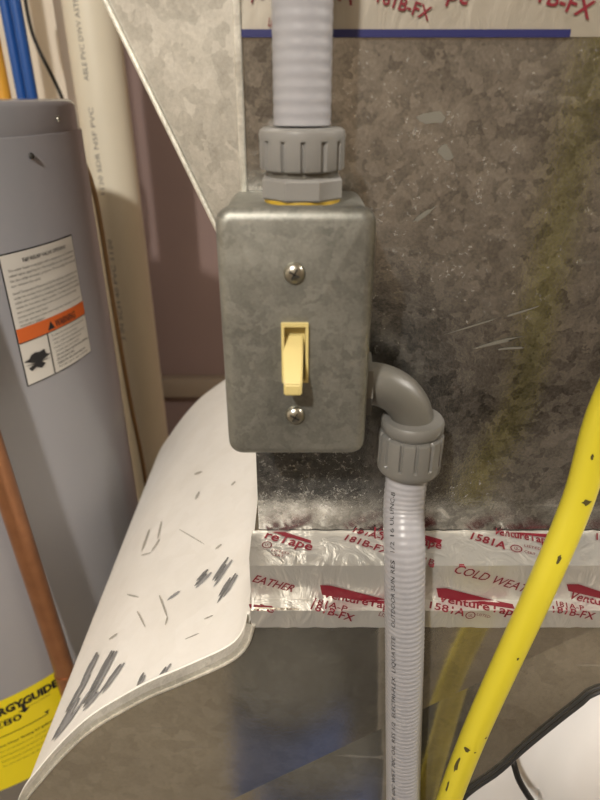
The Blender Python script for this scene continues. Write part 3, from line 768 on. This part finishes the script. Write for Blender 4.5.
text('lettering', 'Cost Range of Similar Models', (m0[0]+.006, zmid-.0105), (m0[0]+.03, zmid-.0105), .0022, FY, M_black, yl)
l0, l1 = ep(0, 738), ep(48, 712); zz = (l0[1]+l1[1])/2
put('rule_line', sheet_bm(FY, l0[0]-.03, l1[0], 14, zz-.0006, zz+.0006, 1), M_black, yl)
poly_map('pointer_mark', [(l1[0]-.004, zz+.0058), (l1[0]+.002, zz+.0058), (l1[0]-.001, zz+.001)], FY, M_black, yl)
for i, (bdy, hh) in enumerate((('First Hour Rating 67 gallons', .003), ('Your cost will depend on your utility rates and use.', .0022), ('Cost range based only on models of similar capacity.', .0022), ('Estimated operating cost based on national average gas cost.', .0022), ('For more information visit the energy label site.', .0022))):
    z_ = zz-.016-i*.0085; text('lettering', bdy, (n0[0]-.012, z_), (l1[0]+.004, z_), hh, FY, M_black, yl, .02 if i == 0 else 0)

# ------------------------------------------------------------------ pipes and cords at left and behind
def vpipe(name, label, cat, u, v, Y, r, mat, z0=0.0, z1=2.44, seg=28):
    p = P(u, v, Y); t = thing(name, label, cat, (p.x, p.y, z0))
    put('pipe_barrel', tube_bm([(p.x, p.y, z0 + (z1-z0)*k/4) for k in range(5)], r, seg), mat, t); return t, p
# copper discharge pipe in front of the heater, with its elbow and stub into the tank
q0, q1 = P(65, 672, .464), P(-1, 468, .464); qd = (q1-q0)/(q1.z-q0.z)
qa, qb = q0 + qd*(.15-q0.z), q0 + qd*(H-.02-q0.z)
cp = thing('copper_pipe', 'aged copper drain pipe standing in front of the grey water heater', 'pipe', qa)
put('pipe_barrel', tube_bm([qa.lerp(qb, k/6) for k in range(7)], .0105, 28), M_copper, cp)
qc = q0 + qd*(H-.60-q0.z); put('pipe_coupling', tube_bm([qc-qd*.02, qc+qd*.02], .0117, 24), M_copper, cp)
put('pipe_elbow', tube_bm(spline([qb-qd*.006, qb+qd*.022, qb+Vector((-.02, .02, .040)), qb+Vector((-.06, .08, .044)), Vector((HC[0], HC[1]-.04, H+.026))], 6), .0112, 20), M_copper, cp)
pv, pvp = vpipe('vent_pipe', 'wide cream plastic pipe standing behind the water heater', 'pipe', 103, 100, 1.17, .0445, M_pvc, seg=56)
def Fp(s, t): return Vector((pvp.x+.0449*math.sin(s/.0445), pvp.y-.0449*math.cos(s/.0445), t))
for za, zb_, bd, hh in ((H+.27, H+.02, 'ABLE PVC DWV ASTM D2665 1120 SDR SCH 40', .0085), (H-.02, H-.16, '1120 SDR NSF PVC', .0085), (H-.24, H-.44, '3 IN SCH 40 PVC 1120', .0085)):
    text('lettering', bd, (-.006, zb_), (-.006, za), hh, Fp, M_inkgrey, pv)
vpipe('water_pipe', 'left one of two thin blue plastic water pipes behind the heater', 'pipe', 14.5, 55, 1.06, .0082, M_pex)
vpipe('water_pipe', 'right one of two thin blue plastic water pipes behind the heater', 'pipe', 25, 55, 1.05, .0082, M_pex)
vpipe('gas_pipe', 'orange-yellow pipe at the far left edge behind the heater', 'pipe', 0, 78, 1.12, .012, M_gasold)
cpts = [P(18, -60, 1.22), P(24, -8, 1.22), P(30, 25, 1.22), P(38, 48, 1.22), P(50, 72, 1.21), P(62, 98, 1.20), P(80, 150, 1.19), Vector((-.45, 1.18, .9)), Vector((-.46, 1.15, .3)), Vector((-.46, 1.15, .006))]
cd_ = thing('power_cord', 'thin black cord hanging in front of the beige wall', 'cord', cpts[-1]); cpts = [Vector((cpts[0].x-.01, 1.22, 2.44))] + cpts
put('cord_jacket', tube_bm(spline(cpts, 10), .0032, 12), M_cord, cd_)
tp = P(137, 430, .86)
tn = thing('tan_cable', 'thin tan cable running down beside the right edge of the heater', 'cable', (tp.x, tp.y, 0))
put('cable_jacket', tube_bm(spline([(tp.x, tp.y, .01), (tp.x, tp.y, .5), P(147, 490, .86), P(129, 395, .86), P(113, 302, .86), P(97, 205, .86), P(86, 160, .84)+Vector((-.004, 0, 0)), P(66, 125, .84)], 10), .0035, 12), M_tan, tn)

# added unseen barrel in place of blue jeans, mirrored in the boot
br = thing('reflection_barrel', 'unseen blue barrel with a dark lid, added for the blue reflection in the boot', 'barrel', (-.02, -.235, 0))
put('barrel_body', lathe_bm((-.02, -.235, 0), [(.085, 0), (.098, .01), (.105, .18), (.099, .19), (.099, .21), (.107, .22), (.107, .40), (.100, .41), (.100, .43), (.105, .44), (.098, .60)], 56), M_barrel, br)
put('barrel_lid', lathe_bm((-.02, -.235, 0), [(.103, .595), (.103, .625), (.095, .63), (.091, .622), (.001, .622)], 56), M_cab, br)
cb = thing('reflection_cabinet', 'unseen dark grey cabinet added behind the camera for a dark reflection', 'cabinet', (.05, -.65, 0))  # added cabinet, darkens what the front panel mirrors
put('body', box_bm((-.16, -.90, .04), (.30, -.50, 1.12), .006), M_cab, cb, smooth=False)
dr = put('door', box_bm((-.15, -.50, .06), (.29, -.482, 1.10), .004), M_cab, cb, smooth=False)
dh = put('handle', tube_bm([(.26, -.482, .58), (.26, -.462, .585), (.26, -.462, .70), (.26, -.482, .705)], .005, 12), M_screw, dr)
put('plinth', box_bm((-.14, -.88, 0), (.28, -.52, .04)), M_dark, cb, smooth=False)

# ------------------------------------------------------------------ white plastic wrapped bundle below the boot, right
bg = thing('plastic_bundle', 'white plastic wrapped bundle under the lower right edge of the duct boot', 'bundle', (.25, .36, 0))
bm = bmesh.new(); nu, nv = 90, 90; g = []
BC = Vector((.27, .375))
for j in range(nv+1):
    t = j/nv; z = (H-.285)*(1-t)
    row = []
    rad = .135*min(1, math.sqrt(max(0, 1-(1-min(1, t*6))**2)) if t < 1/6 else 1)+.001
    for i in range(nu):
        a = 2*PI*i/nu; n1 = noise.noise(Vector((math.cos(a)*1.6, math.sin(a)*1.6, z*5))); n2 = noise.noise(Vector((math.cos(a)*3+4, math.sin(a)*3, z*9+2)))
        crs = abs(noise.noise(Vector((math.cos(a)*2.2+9, math.sin(a)*2.2, z*4+7))))
        r_ = rad*(1 + .10*n1 + .05*n2 - .15*(1-min(1, crs*6)))
        row.append(bm.verts.new((BC.x + 1.55*r_*math.cos(a), BC.y + .85*r_*math.sin(a), z)))
    g.append(row)
for A_, B_ in zip(g, g[1:]):
    for k in range(nu): bm.faces.new((A_[k], A_[(k+1) % nu], B_[(k+1) % nu], B_[k]))
bm.faces.new(g[0]); bm.faces.new(g[-1])
put('plastic_wrap', bm, M_plastic, bg, angle=80)
sc_ = thing('black_cable', 'short dark cable lying over the white plastic bundle', 'cable', P(515, 770, .262))
put('cable_jacket', tube_bm(spline([P(512, 752, .262), P(514, 764, .255), P(519, 780, .252), P(529, 797, .250), P(545, 820, .248), P(565, 860, .25), P(580, 960, .25)], 8), .0022, 12), M_cord, sc_)

# ------------------------------------------------------------------ lamp fittings outside the frame; the right one is added for fill
for K in (KEY, FILL):
    t = thing('ceiling_lamp', 'bare bulb ceiling lamp in a white holder ' + ('left of the camera' if K is KEY else 'right of the camera, added for fill light'), 'lamp', (K.x, K.y, 2.45))
    put('lamp_holder', lathe_bm((K.x, K.y, 0), [(.06, 2.45), (.058, 2.43), (.035, 2.41), (.028, 2.38), (.022, 2.37)], 32), M_enam, t)
    put('lamp_cord', tube_bm([(K.x, K.y, 2.38), (K.x, K.y, K.z+.11)], .004, 10), M_cord, t)
    put('lamp_socket', lathe_bm((K.x, K.y, 0), [(.014, K.z+.115), (.018, K.z+.10), (.018, K.z+.06), (.014, K.z+.055)], 24), M_enam, t)
